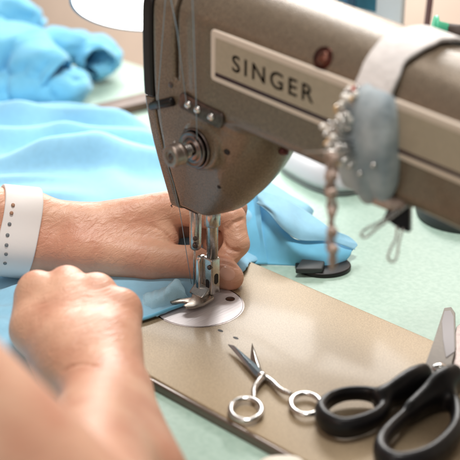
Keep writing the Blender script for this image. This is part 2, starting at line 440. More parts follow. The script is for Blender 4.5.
def pxprism(mb, pts, z0, z1, zp):
    lo = [on(u, v, 2, zp) for u, v in pts]; return mb.prism([(p[0], p[1]) for p in lo], z0, z1)
an = MB(); an.prism([(-1.25, .5), (.35, .5), (.35, 1.2), (-.1, 1.25), (-.55, 1.05), (-.95, .75)], .75, 2.15, lambda a, b, c: (c, a, b))
bevel(an.build('foot_ankle', M_steel, fo), .14, 4)
M_foot = mat('warm_steel', (.44, .39, .34), .3, .95, rvar=.06, vscale=400, var=.1)
sole = MB()
pxprism(sole, [(169, 300), (172, 298), (182, 297.5), (191, 296.5), (193, 291), (200, 286), (212, 289), (214, 297), (204, 303), (194, 306), (186, 306.5), (183, 304.5), (188, 301.8), (184, 301), (172, 302)], .36, .56, .6)
bevel(sole.build('foot_sole', M_foot, fo), .05, 3)
# thread tension
ty = hit(196, 148); ax = np.array([0, -1, 0.0]); bz = ty+np.array([0, .25, 0])
tn = MB(); tn.lathe([(0, 1.5), (.18, 1.5), (.24, 1.42), (.26, .9)], bz, ax, 44)
tno = tn.build('thread_tension', M_dsteel, mach)
M_disc = mat('disc_steel', (.20, .17, .16), .2, 1.0)
d1 = MB(); d1.lathe([(.26, .9), (.30, 1.32), (.40, 1.35), (.46, 1.28), (.38, 1.16), (.36, 1.04), (.46, .96), (.54, .90), (.46, .74), (.42, .5)], bz, ax, 44); d1.build('tension_disc', M_disc, tno)
d1 = MB(); d1.lathe([(.50, .6), (.58, 1.18), (.66, 1.20), (.72, 1.12), (.62, .98), (.60, .82), (.72, .72), (.82, .66), (.78, .3)], bz, ax, 44); d1.build('tension_disc', M_disc, tno)
sp = MB(); P = [bz+np.array([.42*math.cos(t)*(1-.0*t), -.9-.85*t/(10*math.pi), .42*math.sin(t)]) for t in np.linspace(0, 10*math.pi, 120)]
sp.tube(P, .06, 7); sp.build('tension_spring', M_steel, tno)
stu = MB(); stu.lathe([(.3, .24), (2.45, .24), (2.5, .16)], bz, ax, 18); stu.build('tension_stud', M_dsteel, tno)
kn = MB()
kp = [(1.6, .55), (1.68, .78), (1.9, .80), (1.96, .74), (2.45, .74), (2.56, .64), (2.58, .38), (2.45, .34), (2.45, .05)]
kn.lathe(kp, bz, ax, 30)
bevel(kn.build('tension_knob', M_brass if 0 else mat('knob_metal', (.36, .29, .25), .34, .9, var=.2, vscale=300), tno), .02)
ck = MB(); c0 = bz+np.array([0, -1.55, 0])
ck.tube(catmull([c0+(-.55, 0, .62), c0+(-.85, -.1, .2), c0+(-.95, -.1, -.35), c0+(-.72, -.15, -.85), c0+(-.6, -.2, -1.05)], 5), .085, 8)
ck.tube([c0+(-.5, 0, -.2), c0+(-.35, -.1, -.9)], .07, 8)
ck.build('check_spring', M_steel, tno)
# thread guide plate with three domes
gc = hit(203, 112)
A, B_ = hit(183, 99), hit(224, 121)
dr = (B_-A); L = np.linalg.norm(dr); dr /= L; nrm = np.array([0, -1, .12]); nrm -= dr*(nrm@dr); nrm /= np.linalg.norm(nrm); upv = np.cross(dr, nrm); upv *= np.sign(upv[2])
A = A+nrm*.14
fG = lambda a, b, c: tuple(A+dr*a+upv*b+nrm*c)
g = MB(); g.prism(rrect(-.1, L+.1, -.52, .52, .3), -.12, .16, fG); go = bevel(g.build('thread_guide', M_dsteel, mach), .05)
for t in (.22, .45, .78):
    g = MB(); p = np.array(fG(L*t, -.02, .14)); g.lathe([(0, .27), (.1, .26), (.2, .18), (.24, .05)], p, nrm, 18); g.build('guide_stud', M_chrome, go)
# black stud bar
p1, p2 = hit(157, 107), hit(174, 101)
p1 = p1+np.array([-.35, -.15, 0]); p2 = p2+np.array([0, -.12, 0])
g = MB(); g.tube([p1, (p1+p2)/2, p2, p2+(p2-p1)*.04], [.27, .29, .30, .18], 16); g.build('thread_bar', M_black, mach)
# screws on the casting
for u, v, r, mt_, nm in ((171, 85, .2, M_dsteel, 'casing_screw'), (227, 152, .22, M_hole, 'casing_screw'), (219, 187, .14, M_hole, 'casing_screw')):
    p = hit(u, v); e = .05; n_ = np.array([cast_sdf((p+np.eye(3)[i]*e)[None])[0]-cast_sdf((p-np.eye(3)[i]*e)[None])[0] for i in range(3)]); n_ /= np.linalg.norm(n_)
    g = MB(); g.lathe([(-.1, r), (.03, r), (.05, r*.8)], p, n_, 18); g.build(nm, mt_, mach)
def surf_n(f, p, e=.05):
    n_ = np.array([f((p+np.eye(3)[i]*e)[None])[0]-f((p-np.eye(3)[i]*e)[None])[0] for i in range(3)]); return n_/np.linalg.norm(n_)
p = hit(323, 58); n_ = surf_n(cast_sdf, p)
g = MB(); g.lathe([(-.1, .66), (.03, .66), (.06, .6)], p, n_, 26); so = g.build('arm_screw', mat('bronzed_screw', (.07, .018, .012), .3, .8, var=.4, vscale=300), mach)
g = MB(); g.lathe([(.05, .42), (.12, .38), (.15, .15)], p, n_, 20); g.build('screw_head', mat('bronze_head', (.25, .11, .08), .35, .9, var=.5, vscale=500), so)
p = hit(284, 150); 
if p is None: p = on(284, 154, 1, -1.5)
g = MB(); g.lathe([(-.2, .34), (.25, .34), (.3, .2)], p, (.3, -.6, -.7), 18); g.build('lower_screw', mat('dark_red_screw', (.08, .012, .012), .3, .3), mach)

# ------------------------------------------------------------------ person (both arms as one body)
G = {}
def grp(name, k, items): G[name] = (k, items)
def c(u, v, d): return at(u, v, d)
# left hand, reaching in from the left behind the needle
LW = [((26, 217, 94.4), 1.95), ((26, 246, 94.2), 1.95)]
EL = np.array([-22.5, -25.5, 7.6]); SLd = np.array([-25., -46., 33.]); SRd = np.array([6., -45., 31.]); ER = np.array([25.7, -31.0, 7.7])
left = [(c(26, 217, 94.4), EL+(0, 0, 1.2), 1.85, 3.2), (c(26, 246, 94.2), EL+(0, 0, -1.0), 1.9, 3.2), (EL, SLd, 4.0, 5.0),
        (c(26, 217, 94.4), c(78, 226, 94.6), 1.85, 1.55), (c(26, 246, 94.2), c(80, 252, 93.9), 1.9, 1.65),
        (c(80, 250, 93.9), c(150, 261, 93.9), 1.75, 1.42), (c(78, 228, 94.8), c(168, 208, 95.4), 1.65, 1.25),
        (c(80, 232, 95.6), c(172, 214, 96.9), 1.5, 1.2), (c(80, 240, 96.2), c(168, 226, 98.2), 1.4, 1.15), (c(80, 245, 96.4), c(160, 240, 99.3), 1.3, 1.05),
        (c(105, 240, 95), c(158, 238, 95.4), 1.9, 1.55), (c(160, 215, 98), c(212, 226, 98.6), 1.2, 1.3), (c(212, 226, 98.6), c(213, 246, 98), 1.3, .9)]
grp('L', .9, left)
grp('Li', .25, [(c(168, 209, 95.4), c(232, 218, 95.3), 1.15, .98), (c(232, 218, 95.3), c(237, 244, 94.7), .98, .90), (c(237, 244, 94.7), c(225, 261, 94.3), .90, .78)])
grp('Lm', .25, [(c(172, 207, 97), c(234, 208, 97.4), 1.12, .95), (c(234, 208, 97.4), c(232, 234, 96.8), .95, .9), (c(232, 234, 96.8), c(213, 246, 96.0), .9, .78)])
grp('Lr', .22, [(c(168, 218, 98.4), c(228, 209, 99.6), 1.05, .9), (c(228, 209, 99.6), c(230, 232, 99.0), .9, .85), (c(230, 232, 99.0), c(208, 238, 97.8), .85, .72)])
grp('Lp', .22, [(c(160, 232, 99.4), c(212, 222, 101.2), .95, .78), (c(212, 222, 101.2), c(220, 238, 100.6), .78, .7), (c(220, 238, 100.6), c(206, 244, 99.4), .7, .6)])
grp('Lt', .35, [(c(148, 261, 93.9), c(192, 262, 93.9), 1.40, 1.16), (c(192, 262, 93.9), c(224, 273, 93.1), 1.12, 1.05), (c(224, 273, 93.1), c(231, 277.5, 92.9), 1.06, .92)])
# right fist in the foreground
right = [(c(98, 396, 76.2), ER+(-.8, 1, 0), 2.05, 3.4), (c(114, 396, 75.6), ER+(.6, -.6, 0), 2.0, 3.4), (ER, SRd, 4.35, 5.4),
         (c(98, 394, 76.2), c(72, 350, 79.2), 2.05, 2.1), (c(112, 392, 75.8), c(106, 345, 79.4), 2.0, 1.9),
         (c(116, 398, 75.6), c(137, 480, 66.5), 1.9, 2.7), (c(84, 365, 78.4), c(68, 300, 82.6), 1.9, 1.65), (c(100, 365, 78.4), c(98, 305, 82.4), 1.7, 1.5),
         (c(112, 375, 77.6), c(122, 318, 81.9), 1.6, 1.25), (c(74, 365, 78.6), c(42, 305, 82.8), 1.8, 1.5),
         (c(62, 366, 79.2), c(34, 330, 81.6), 1.55, 1.35), (c(34, 330, 81.6), c(31, 300, 84.0), 1.3, 1.0)]
grp('R', 1.0, right)
def fing(u, v, d, r, n):
    grp(n, .25, [(c(u, v, d), c(u-4, v+14, d+3.6), r, r*.86), (c(u-4, v+14, d+3.6), c(u-2, v+42, d+2.2), r*.86, r*.78), (c(u-2, v+42, d+2.2), c(u+2, v+45, d-.1), r*.78, r*.68)])
fing(37, 289, 83.2, 1.22, 'Ri'); fing(67, 285, 83.5, 1.28, 'Rm'); fing(97, 291, 83.0, 1.18, 'Rr'); fing(123, 306, 82.2, 1.08, 'Rp')
grp('ten', .25, [(c(86, 362, 76.55), c(63, 300, 81.2), .2, .30), (c(96, 362, 76.6), c(90, 302, 80.9), .2, .28), (c(105, 362, 76.5), c(116, 316, 80.4), .18, .28), (c(76, 362, 76.8), c(42, 306, 81.4), .2, .28),
    (c(60, 350, 77.9), c(80, 322, 79.4), .12, .14), (c(80, 322, 79.4), c(77, 300, 80.7), .14, .12), (c(100, 350, 77.3), c(106, 326, 79.2), .12, .13), (c(106, 326, 79.2), c(102, 306, 80.4), .13, .1)])
grp('sh', 2.5, [(SLd, SRd, 5.2, 5.2)])
def person_sdf(P, pad=3.0):
    out = np.full(len(P), 1e3)
    def group(name):
        k, items = G[name]; d = np.full(len(P), 1e3)
        for a, b, r1, r2 in items:
            mid = (a+b)/2; R = np.linalg.norm(b-a)/2+max(r1, r2)+pad
            near = np.linalg.norm(P-mid, axis=1) < R
            if near.any():
                dd = rcone(P[near], a, b, r1, r2); d[near] = smin(d[near], dd, k)
        return d
    def fingers(ns):
        d = group(ns[0])
        for n in ns[1:]: d = smin(d, group(n), .10 if ns[0] == 'Li' else .36)
        return d
    L = smin(group('L'), fingers(['Li', 'Lm', 'Lr', 'Lp']), .3); L = smin(L, group('Lt'), .35)
    R = smin(group('R'), fingers(['Ri', 'Rm', 'Rr', 'Rp']), .75); R = smin(R, group('ten'), .22)
    d = np.minimum(L, R); return smin(d, group('sh'), 2.0)
person_base = person_sdf
CREASES = []
def crease(pts, d0, d1, r=.10):
    q = [march(lambda P: person_base(P), u, v, d0, d1, 60) for u, v in pts]; q = [p for p in q if p is not None]
    q = catmull(q, 3) if len(q) > 1 else q
    for a, b in zip(q[:-1], q[1:]): CREASES.append((a-CF*.03, b-CF*.03, r))
crease([(226, 231), (233, 224), (243, 219)], 88, 99); crease([(224, 243), (229, 249), (240, 251), (250, 249)], 88, 99)
crease([(222, 213), (232, 209.5), (246, 213)], 88, 99, .09); crease([(216, 262), (226, 263), (238, 268)], 88, 99, .08)
crease([(196, 251), (199, 259), (197, 269)], 88, 99, .07); crease([(203, 253), (206, 261), (204, 271)], 88, 99, .07)
crease([(152, 226), (164, 232), (172, 242)], 88, 99, .09)
crease([(62, 372), (78, 364), (98, 366)], 70, 84, .05)
def person_sdf(P, pad=3.0):
    d = person_base(P, pad)
    for a, b, r in CREASES:
        m_ = np.linalg.norm(P-(a+b)/2, axis=1) < np.linalg.norm(b-a)/2+1.2
        if m_.any(): d[m_] = smax(d[m_], -rcone(P[m_], a, b, r, r), .16)
    return d
allp = np.array([p for k, it in G.values() for a, b, *_ in it for p in (a, b)])
def psdf(P):
    return person_sdf(P, 8.0 if len(P) < 30000 else 3.0)
V, F = nets(psdf, allp.min(0)-7, allp.max(0)+7, .135)
person = link('person', V, F, M_skin)
tag(person, 'bare armed person sewing, one hand pinching fabric behind the needle, one fist in front', 'person')
# thumb nail
tipc = c(229, 276, 93.05); tdir = c(233, 279, 92.5)-c(215, 270.5, 92.7); tdir /= np.linalg.norm(tdir)
vn = -(CF)*.86-CU*.05+CR*.35; vn -= tdir*(vn@tdir); vn /= np.linalg.norm(vn); sd = np.cross(tdir, vn)
V = []; F = []; n1, n2 = 11, 11
for i in range(n1):
    for j in range(n2):
        a = -1+2*i/(n1-1); b = -1+2*j/(n2-1)
        x = a*math.sqrt(1-b*b/2)*.60; y = b*math.sqrt(1-a*a/2)*.50
        o0 = tipc+tdir*(x-.05)+sd*y
        dist = 0.2; 
        lo_, hi_ = 0.0, 2.5
        for _ in range(16):
            mm = (lo_+hi_)/2
            if person_sdf((o0+vn*mm)[None])[0] < 0: lo_ = mm
            else: hi_ = mm
        V.append(o0+vn*(hi_+.025*(1-max(abs(a), abs(b))**6)-.008))
for i in range(n1-1):
    for j in range(n2-1): F.append((i*n2+j, i*n2+j+1, (i+1)*n2+j+1, (i+1)*n2+j))
link('fingernail', V, F, M_nail, person)

# watch band on the left wrist
a0, a1 = (c(26, 231, 94.3)), EL
axd = (a1-a0)/np.linalg.norm(a1-a0); bc = a0+axd*.9
e1 = np.cross(axd, [0, 0, 1.]); e1 /= np.linalg.norm(e1); e2 = np.cross(axd, e1)
# tilt of the band as worn
NA = 72; rows = []; W = 1.35
for s_, g_ in ((-W, .0), (-W, .2), (-W+.1, .25), (W-.1, .25), (W, .2), (W, .0)):
    row = []
    for i in range(NA):
        w = 2*math.pi*i/NA; dr_ = math.cos(w)*e1+math.sin(w)*e2; o0 = bc+axd*s_+axd*(.35*math.sin(w))
        lo_, hi_ = .5, 5.5
        for _ in range(14):
            mm = (lo_+hi_)/2
            if person_sdf((o0+dr_*mm)[None])[0] < 0: lo_ = mm
            else: hi_ = mm
        row.append(o0+dr_*(hi_+.03+g_))
    rows.append(row)
V = [p for r in rows for p in r]; F = [(i*NA+k, i*NA+(k+1) % NA, (i+1)*NA+(k+1) % NA, (i+1)*NA+k) for i in range(len(rows)-1) for k in range(NA)]
F += [((len(rows)-1)*NA+k, (len(rows)-1)*NA+(k+1) % NA, (k+1) % NA, k) for k in range(NA)]
wt = empty('watch', bc-(0, 0, 3)); tag(wt, 'white rubber watch strap with punched holes on the left wrist', 'watch')
link('strap', V, F, M_band, wt)
def band_sdf(P):
    q = P-bc; t = q@axd
    return np.maximum(person_sdf(P)-.29, np.abs(t)-2.2)
for i, (u, v) in enumerate(((13, 205), (11.5, 213), (9.5, 224), (7.5, 235), (6.5, 245), (6, 254), (5, 263))):
    p = march(band_sdf, u, v, 88.5, 100)
    if p is None: continue
    n_ = surf_n(band_sdf, p)
    g = MB(); g.lathe([(-.05, .135), (.06, .13), (.062, .05)], p, n_, 16)
    g.build('strap_hole', mat('hole_skin', (.40, .22, .14), .6) if i < 2 else mat('hole_grey', (.20, .21, .22), .5), wt)

# ------------------------------------------------------------------ garment
def fabric_sheet(name, poly, hfun, material, parent, res=.32, t=.08):
    P = np.array(poly); lo, hi = P.min(0), P.max(0)
    nx_, ny_ = int((hi[0]-lo[0])/res)+2, int((hi[1]-lo[1])/res)+2
    X, Y = np.meshgrid(lo[0]+res*np.arange(nx_), lo[1]+res*np.arange(ny_), indexing='ij')
    d = polysdf(X, Y, [tuple(p) for p in poly])
    # pull outside vertices that touch the outline onto it
    Z = hfun(X, Y, d); inside = d < 0
    keep = np.zeros_like(inside)
    ids = -np.ones(X.shape, int); V = []; F = []
    for i in range(nx_-1):
        for j in range(ny_-1):
            if inside[i:i+2, j:j+2].sum() >= 2:
                q = []
                for a, b in ((i, j), (i+1, j), (i+1, j+1), (i, j+1)):
                    if ids[a, b] < 0: ids[a, b] = len(V); V.append((X[a, b], Y[a, b], Z[a, b]))
                    q.append(ids[a, b])
                F.append(q)
    V = np.array(V); dd = polysdf(V[:, 0], V[:, 1], [tuple(p) for p in poly]); e = .05
    gx = (polysdf(V[:, 0]+e, V[:, 1], [tuple(p) for p in poly])-dd)/e; gy = (polysdf(V[:, 0], V[:, 1]+e, [tuple(p) for p in poly])-dd)/e
    mk = np.abs(dd) < res*.75
    V[mk, 0] -= (gx*dd)[mk]; V[mk, 1] -= (gy*dd)[mk]
    o = link(name, V, F, material, parent); subsurf(o, 1); solid(o, t, 1); return o
ca, sa = CR[0], CR[1]; nn = math.hypot(ca, sa); ca /= nn; sa /= nn
def ridge(X, Y, pts, h, w):
    d = np.full(X.shape, 1e9)
    for i in range(len(pts)-1):
        ax_, ay_ = pts[i]; bx, by = pts[i+1]; ex, ey = bx-ax_, by-ay_
        t = np.clip(((X-ax_)*ex+(Y-ay_)*ey)/(ex*ex+ey*ey), 0, 1); d = np.minimum(d, np.hypot(X-ax_-ex*t, Y-ay_-ey*t))
    return h*np.exp(-(d/w)**2)
def gp(u, v, z=0): q = on(u, v, 2, z); return (q[0], q[1])
def garment_h(X, Y, d):
    s = X*ca+Y*sa; t = -X*sa+Y*ca                # s runs across the picture, t away from the camera
    rf = random.Random(12)
    env = np.clip((Y+6)/12, .15, 1)
    base = .3+1.6*vnoise(s*.07+5, t*.11+3)*env
    t0 = -10.0
    while t0 < 42:
        w_ = rf.uniform(.7, 1.9); a_ = rf.uniform(-.22, .06); ph = rf.uniform(0, 6.3); b_ = rf.uniform(.3, 1.1)
        sc__ = rf.uniform(-24, 0); hl = rf.uniform(9, 20); amp = rf.uniform(.7, 1.2)*w_*1.5
        x = (t-(t0+a_*(s+12)+b_*np.sin(s*.13+ph)))/w_
        g_ = np.where(x > 0, np.exp(-x*x*.8), np.exp(-(x*1.75)**2))
        en = np.clip(1-((s-sc__)/hl)**2, 0, 1); en = en*en*(3-2*en)
        base += amp*g_*en*(env if t0 > 6 else .35)
        t0 += rf.uniform(1.8, 4.0)
    for pts, h_, w_ in (([(20, 122), (60, 134), (100, 160), (130, 190)], .55, 1.5),):
        base += ridge(X, Y, [gp(u_, v_, 1) for u_, v_ in pts], h_, w_)
    fq = np.exp(-(np.hypot(X+1.0, Y-6.0)/3.2)**2); base = base*(1-.85*fq)+.12*fq
    edge = np.clip(-d/1.6, 0, 1); base = base*(.25+.75*np.sqrt(edge))
    # lies flat where it runs under the presser foot and the hands
    nd_ = np.exp(-(np.hypot(X-.5, Y+.2)/3.2)**2); base = base*(1-nd_)+.10*nd_
    for q, r_ in ((c(110, 240, 95), 4.5), (c(30, 232, 95), 5), (c(160, 262, 93), 3)):
        w_ = np.exp(-(np.hypot(X-q[0], Y-q[1])/r_)**2); base = base*(1-.8*w_)+.3*w_*.8
    onbed = 1/(1+np.exp(-np.clip((Y+10.3)*4, -30, 30)))*1/(1+np.exp(-np.clip((X+9.2)*4, -30, 30)))
    onbed *= 1/(1+np.exp(-np.clip((6.4-Y)*3, -30, 30)))
    return TZ+.05+(-TZ)*onbed+base
gar = empty('garment', (-8, 3, TZ)); tag(gar, 'light blue cotton garment spread over the table and running under the presser foot', 'garment')
e1_, e2_, e3_ = gp(191, 304, .1), gp(143, 321, .1), gp(238, 293, .1)
poly = [(-60, -2), gp(-30, 92, 1), gp(0, 98, 1), gp(60, 103, 1), gp(105, 110, 1), gp(150, 130, .5), (-19, 17), (-9, 16), (-2, 13), (-.5, 6.5), (.8, 4.5), (.9, .5), e1_, (e1_[0]*.5+e2_[0]*.5+.1, e1_[1]*.5+e2_[1]*.5-.1), e2_, gp(120, 330, .1), gp(70, 415, 0), gp(-8, 425, 0), (-16, -30), (-60, -30)]
fabric_sheet('body_panel', poly, garment_h, M_fab, gar, .34)
# rolled edge strip in front of the foot
P_ = [np.array((*e1_, .30)), np.array((*((np.array(e1_)*.5+np.array(e2_)*.5)), .30)), np.array((*e2_, .28)), np.array((*gp(110, 330, 0), .3))]
h = MB(); h.tube(catmull(P_, 8), .16, 10, flat=.8); h.build('hem', M_fab2, gar)
# collar and front panel standing behind the hand
def loft(name, curves, material, parent, n=40, mrows=6, t=.05, wob=.06, seed=0, pleat=0.0):
    C = [catmull(cv, 12) for cv in curves]
    C = [[cv[int(round(i*(len(cv)-1)/(n-1)))] for i in range(n)] for cv in C]
    V = []; R_ = []
    for i in range(n):
        col = catmull([cv[i] for cv in C], mrows) if len(C) > 2 else [C[0][i]*(1-k/(mrows))+C[1][i]*k/mrows for k in range(mrows+1)]
        R_.append(col)
    m_ = len(R_[0])
    for i in range(n):
        for j in range(m_):
            p = np.array(R_[i][j]); q = vnoise(np.array([i*.18+seed]), np.array([j*.3+seed*3.]))[0]-.5
            V.append(p+np.array([0, -1, .5])*q*wob*4+np.array([-.6, -.5, .6])*pleat*math.sin(i*1.15+j*.25+.6*math.sin(i*.5)))
    F = [(i*m_+j, i*m_+j+1, (i+1)*m_+j+1, (i+1)*m_+j) for i in range(n-1) for j in range(m_-1)]
    o = link(name, V, F, material, parent); subsurf(o, 1); solid(o, t, 0); return o
def zz(pts): return [on(u, v, 2, z) for u, v, z in pts]
loft('front_panel', [zz([(240, 188, 2.6), (252, 196, 2.6), (272, 214, 2.2), (290, 236, 1.4), (306, 241, 1.0), (330, 240, .8), (353, 249, .2)]),
                     zz([(240, 225, 1.2), (254, 228, 1.3), (274, 238, 1.1), (292, 250, .7), (310, 254, .5), (330, 254, .4), (350, 254, .1)]),
                     zz([(238, 264, -.6), (254, 264, -.6), (276, 265, -.6), (296, 266, -.6), (313, 268, -.6), (330, 269, -.6), (345, 264, -.6)])], M_fab2, gar, seed=2, wob=.05)
loft('collar', [zz([(256, 189, 3.6), (268, 192, 3.5), (288, 200, 2.9), (306, 211, 2.2), (332, 229, 1.5), (348, 236, .9), (357, 243, .4)]),
                zz([(258, 200, 3.2), (272, 208, 3.1), (288, 221, 2.6), (303, 229, 1.9), (328, 236, 1.3), (346, 241, .8), (357, 245, .4)]),
                zz([(256, 203, 2.9), (268, 212, 2.8), (285, 231, 2.0), (300, 240, 1.35), (326, 241, 1.0), (345, 246, .6), (355, 250, .2)])], M_fab, gar, seed=5, wob=.05)
loft('collar_stand', [zz([(238, 172, 3.4), (256, 178, 3.2), (272, 183, 2.6), (290, 195, 1.9), (308, 205, 1.4), (314, 211, .9)]),
                      zz([(238, 190, 3.0), (256, 192, 3.0), (270, 195, 2.7), (288, 205, 2.0), (303, 213, 1.3), (311, 218, .6)])], M_fab, gar, seed=9)
loft('sleeve_fold', [zz([(236, 178, 3.2), (246, 184, 3.0), (258, 190, 3.4)]), zz([(242, 215, 1.5), (250, 220, 1.4), (262, 226, 1.6)]), zz([(240, 264, -.5), (252, 264, -.5), (268, 264, -.5)])], M_fab2, gar, n=14, seed=4)
# puckered hem piece left of the needle
def hem_h(u0, v0, z0): return on(u0, v0, 2, z0)
loft('puckered_hem', [zz([(140, 296, .4), (152, 292, .7), (165, 287, .8), (176, 279, 1.3), (182, 284, 1.0)]),
                      zz([(140, 303, .5), (152, 300, .8), (163, 296, .9), (174, 290, 1.1), (186, 293, .7)]),
                      zz([(140, 312, .2), (153, 310, .3), (165, 307, .3), (176, 303, .3), (189, 299, .25)])], mat('hem_fabric', (.42, .74, .92), .85, bump=.7, bscale=900, sheen=.3), gar, seed=7, wob=.05, pleat=.045)

# ------------------------------------------------------------------ crumpled cyan cloth at the back left
cl = empty('crumpled_cloth', on(40, 70, 2, TZ)); tag(cl, 'crumpled pile of deeper blue cloth at the far left of the table', 'cloth')
def bundle(name, curve, rad, seed, open_end=True, sq=.75):
    C = catmull([on(u, v, 2, z) for u, v, z in curve], 10); n = len(C); V = []; seg = 36
    for i, p in enumerate(C):
        t = C[min(i+1, n-1)]-C[max(i-1, 0)]; t /= np.linalg.norm(t)
        a = np.cross(t, [0, 0, 1]); a /= np.linalg.norm(a); b = np.cross(a, t)
        r_ = np.interp(i/(n-1), np.linspace(0, 1, len(rad)), rad)
        for k in range(seg):
            w = 2*math.pi*k/seg
            q = vnoise(np.array([i*.12+seed]), np.array([math.cos(w)*1.3+seed*2+5]))[0]+.5*vnoise(np.array([i*.3+seed]), np.array([3*math.sin(w)+seed+9]))[0]
            q2 = abs(vnoise(np.array([i*.22+seed+30]), np.array([w*1.1+seed+3+.12*i]))[0]-.5); rr = r_*(.80+.40*q-.42*math.exp(-(q2/.07)**2)*.5)
            V.append(p+rr*(math.cos(w)*a+sq*math.sin(w)*b))
    F = [(i*seg+k, i*seg+(k+1) % seg, (i+1)*seg+(k+1) % seg, (i+1)*seg+k) for i in range(n-1) for k in range(seg)]
    V = np.array(V); V[:, 2] = np.maximum(V[:, 2], TZ+.05)
    o = link(name, V, F, M_fab2, cl); subsurf(o, 1); solid(o, .15, -1); return o
bundle('fold', [(-35, 62, 3), (0, 58, 3.2), (28, 62, 3.2), (44, 72, 3.0), (55, 80, 2.4)], [3.6, 3.8, 3.4, 2.9, 2.4], 1, sq=.8)
bundle('fold', [(-30, 92, 1), (10, 92, 1), (40, 90, 1.3), (64, 88, 1.4), (74, 82, 1.2)], [2.8, 2.8, 2.6, 2.2, 1.6], 3)
bundle('fold', [(40, 50, 2.8), (60, 46, 3.2), (78, 47, 2.6), (92, 55, 2.2), (99, 63, 1.9)], [2.2, 2.2, 2.0, 1.8, 1.7], 5)
bundle('fold', [(84, 48, 2.2), (98, 46, 2.4), (106, 54, 1.9), (102, 66, 1.0), (92, 74, .6)], [1.2, 1.4, 1.4, 1.3, .9], 6)
bundle('fold', [(-40, 22, 4), (-10, 12, 4.8), (14, 16, 4.6), (28, 24, 3.6), (34, 31, 2.8)], [3.6, 3.8, 3.2, 2.4, 2.0], 8)
bundle('fold', [(-30, 40, 3), (0, 38, 3), (20, 44, 2.4), (40, 42, 2)], [2.5, 2.6, 2.2, 1.6], 11)

# ------------------------------------------------------------------ lamp
lc = at(150, 1, 112); ln_ = -CF*.22-CU*.97+CR*.03; ln_ /= np.linalg.norm(ln_)
lamp = empty('desk_lamp', lc); tag(lamp, 'round work lamp with a thin navy rim, switched on above the fabric', 'lamp')
g = MB(); R_ = 6.75
g.lathe([(0, R_), (-2.2, R_+.0), (-3.0, R_-1.2), (-3.3, 2.0), (-3.32, 0)], lc, ln_, 64); 
g2 = MB(); g2.lathe([(0, R_-.02), (.08, R_), (.08, R_+.16), (-2.2, R_+.16), (-3.3, R_-1.2), (-3.7, 2), (-3.75, .1)], lc, ln_, 64)
g2.build('lamp_shade', M_navy, lamp)
g3 = MB(); g3.lathe([(-.35, .01), (-.3, R_-.2), (.03, R_-.12), (.04, R_-.25), (.035, .1)], lc, ln_, 64); g3.build('diffuser', M_lampin, lamp)
g4 = MB(); q = lc-ln_*3.5; g4.tube(catmull([q, q+np.array([1, 3, 6]), q+np.array([0, 12, 12]), np.array([-14, 30, 30]), np.array([-12, 32, TZ])], 8), .6, 12)
g4.build('lamp_arm', M_navy, lamp)
g5 = MB(); g5.lathe([(0, 1.6), (1.2, 1.6), (1.6, 1.2)], (-12, 32, TZ), (0, 0, 1), 40); g5.build('lamp_clamp', M_navy, lamp)

# ------------------------------------------------------------------ pincushion strapped round the arm
pc = empty('pincushion', (18.5, 0, 12)); tag(pc, 'grey blue satin pincushion strapped round the machine arm by a white elastic band', 'pincushion')
def ring(xc, w, g0, g1, tilt=0.0, ncirc=96):
    rows = []
    for s_, g_ in ((-w, g0), (-w, g1), (w, g1), (w, g0)):
        row = []
        for i in range(ncirc):
            a = 2*math.pi*i/ncirc; dy, dz = math.cos(a), math.sin(a); lo_, hi_ = 1., 9.
            for _ in range(13):
                mm = (lo_+hi_)/2; P = np.array([[xc+s_+tilt*dy*mm, dy*mm, 18+dz*mm]])
                if cast_sdf(P)[0]-.25 < 0: lo_ = mm
                else: hi_ = mm
            r_ = hi_+g_*(1+1.2*float(vnoise(np.array([i*.45]), np.array([s_*2+3]))[0])); row.append((xc+s_*(1+.22*float(vnoise(np.array([i*.3+9]), np.array([4.+s_]))[0]-.5))+tilt*dy*r_, dy*r_, 18+dz*r_))
        rows.append(row)
    n = ncirc; V = [p for r in rows for p in r]
    F = [(i*n+k, (i+1)*n+k, (i+1)*n+(k+1) % n, i*n+(k+1) % n) for i in range(4) for k in range(n) if i < 3]
    F += [(3*n+k, k, (k+1) % n, 3*n+(k+1) % n) for k in range(n)]
    return V, F
V, F = ring(18.5, 1.2, 0, .13, .10); bevel(link('elastic_band', V, F, M_felt, pc), .08)
# cushion: domed pad in front of the arm
cc = at(371, 145, 71.6); upz = np.array([-.10, 0, 1.0]); upz /= np.linalg.norm(upz); rx = np.array([1., 0, .05]); rx /= np.linalg.norm(rx); fy = np.array([0, -1., 0])
def cush(P):
    q = P-cc; x = q@rx; y = q@fy; z = q@upz
    X_ = x/2.35; Z_ = z/3.35
    e = np.sqrt(X_**2+Z_**2+(y/1.2)**2+1e-9)
    pk = .06*np.sin(x*4)*np.exp(-((np.abs(z)-2.9)/.9)**2)+.24*(vnoise(x*1.3+40, z*.5+40)+.5*vnoise(x*2.2+70, z*.9+70)-.75)
    d = (e-1)*1.7+pk
    return smax(d, x-1.75, .5)
V, F = nets(cush, cc-6, cc+6, .14); link('cushion', V, F, M_satin, pc)
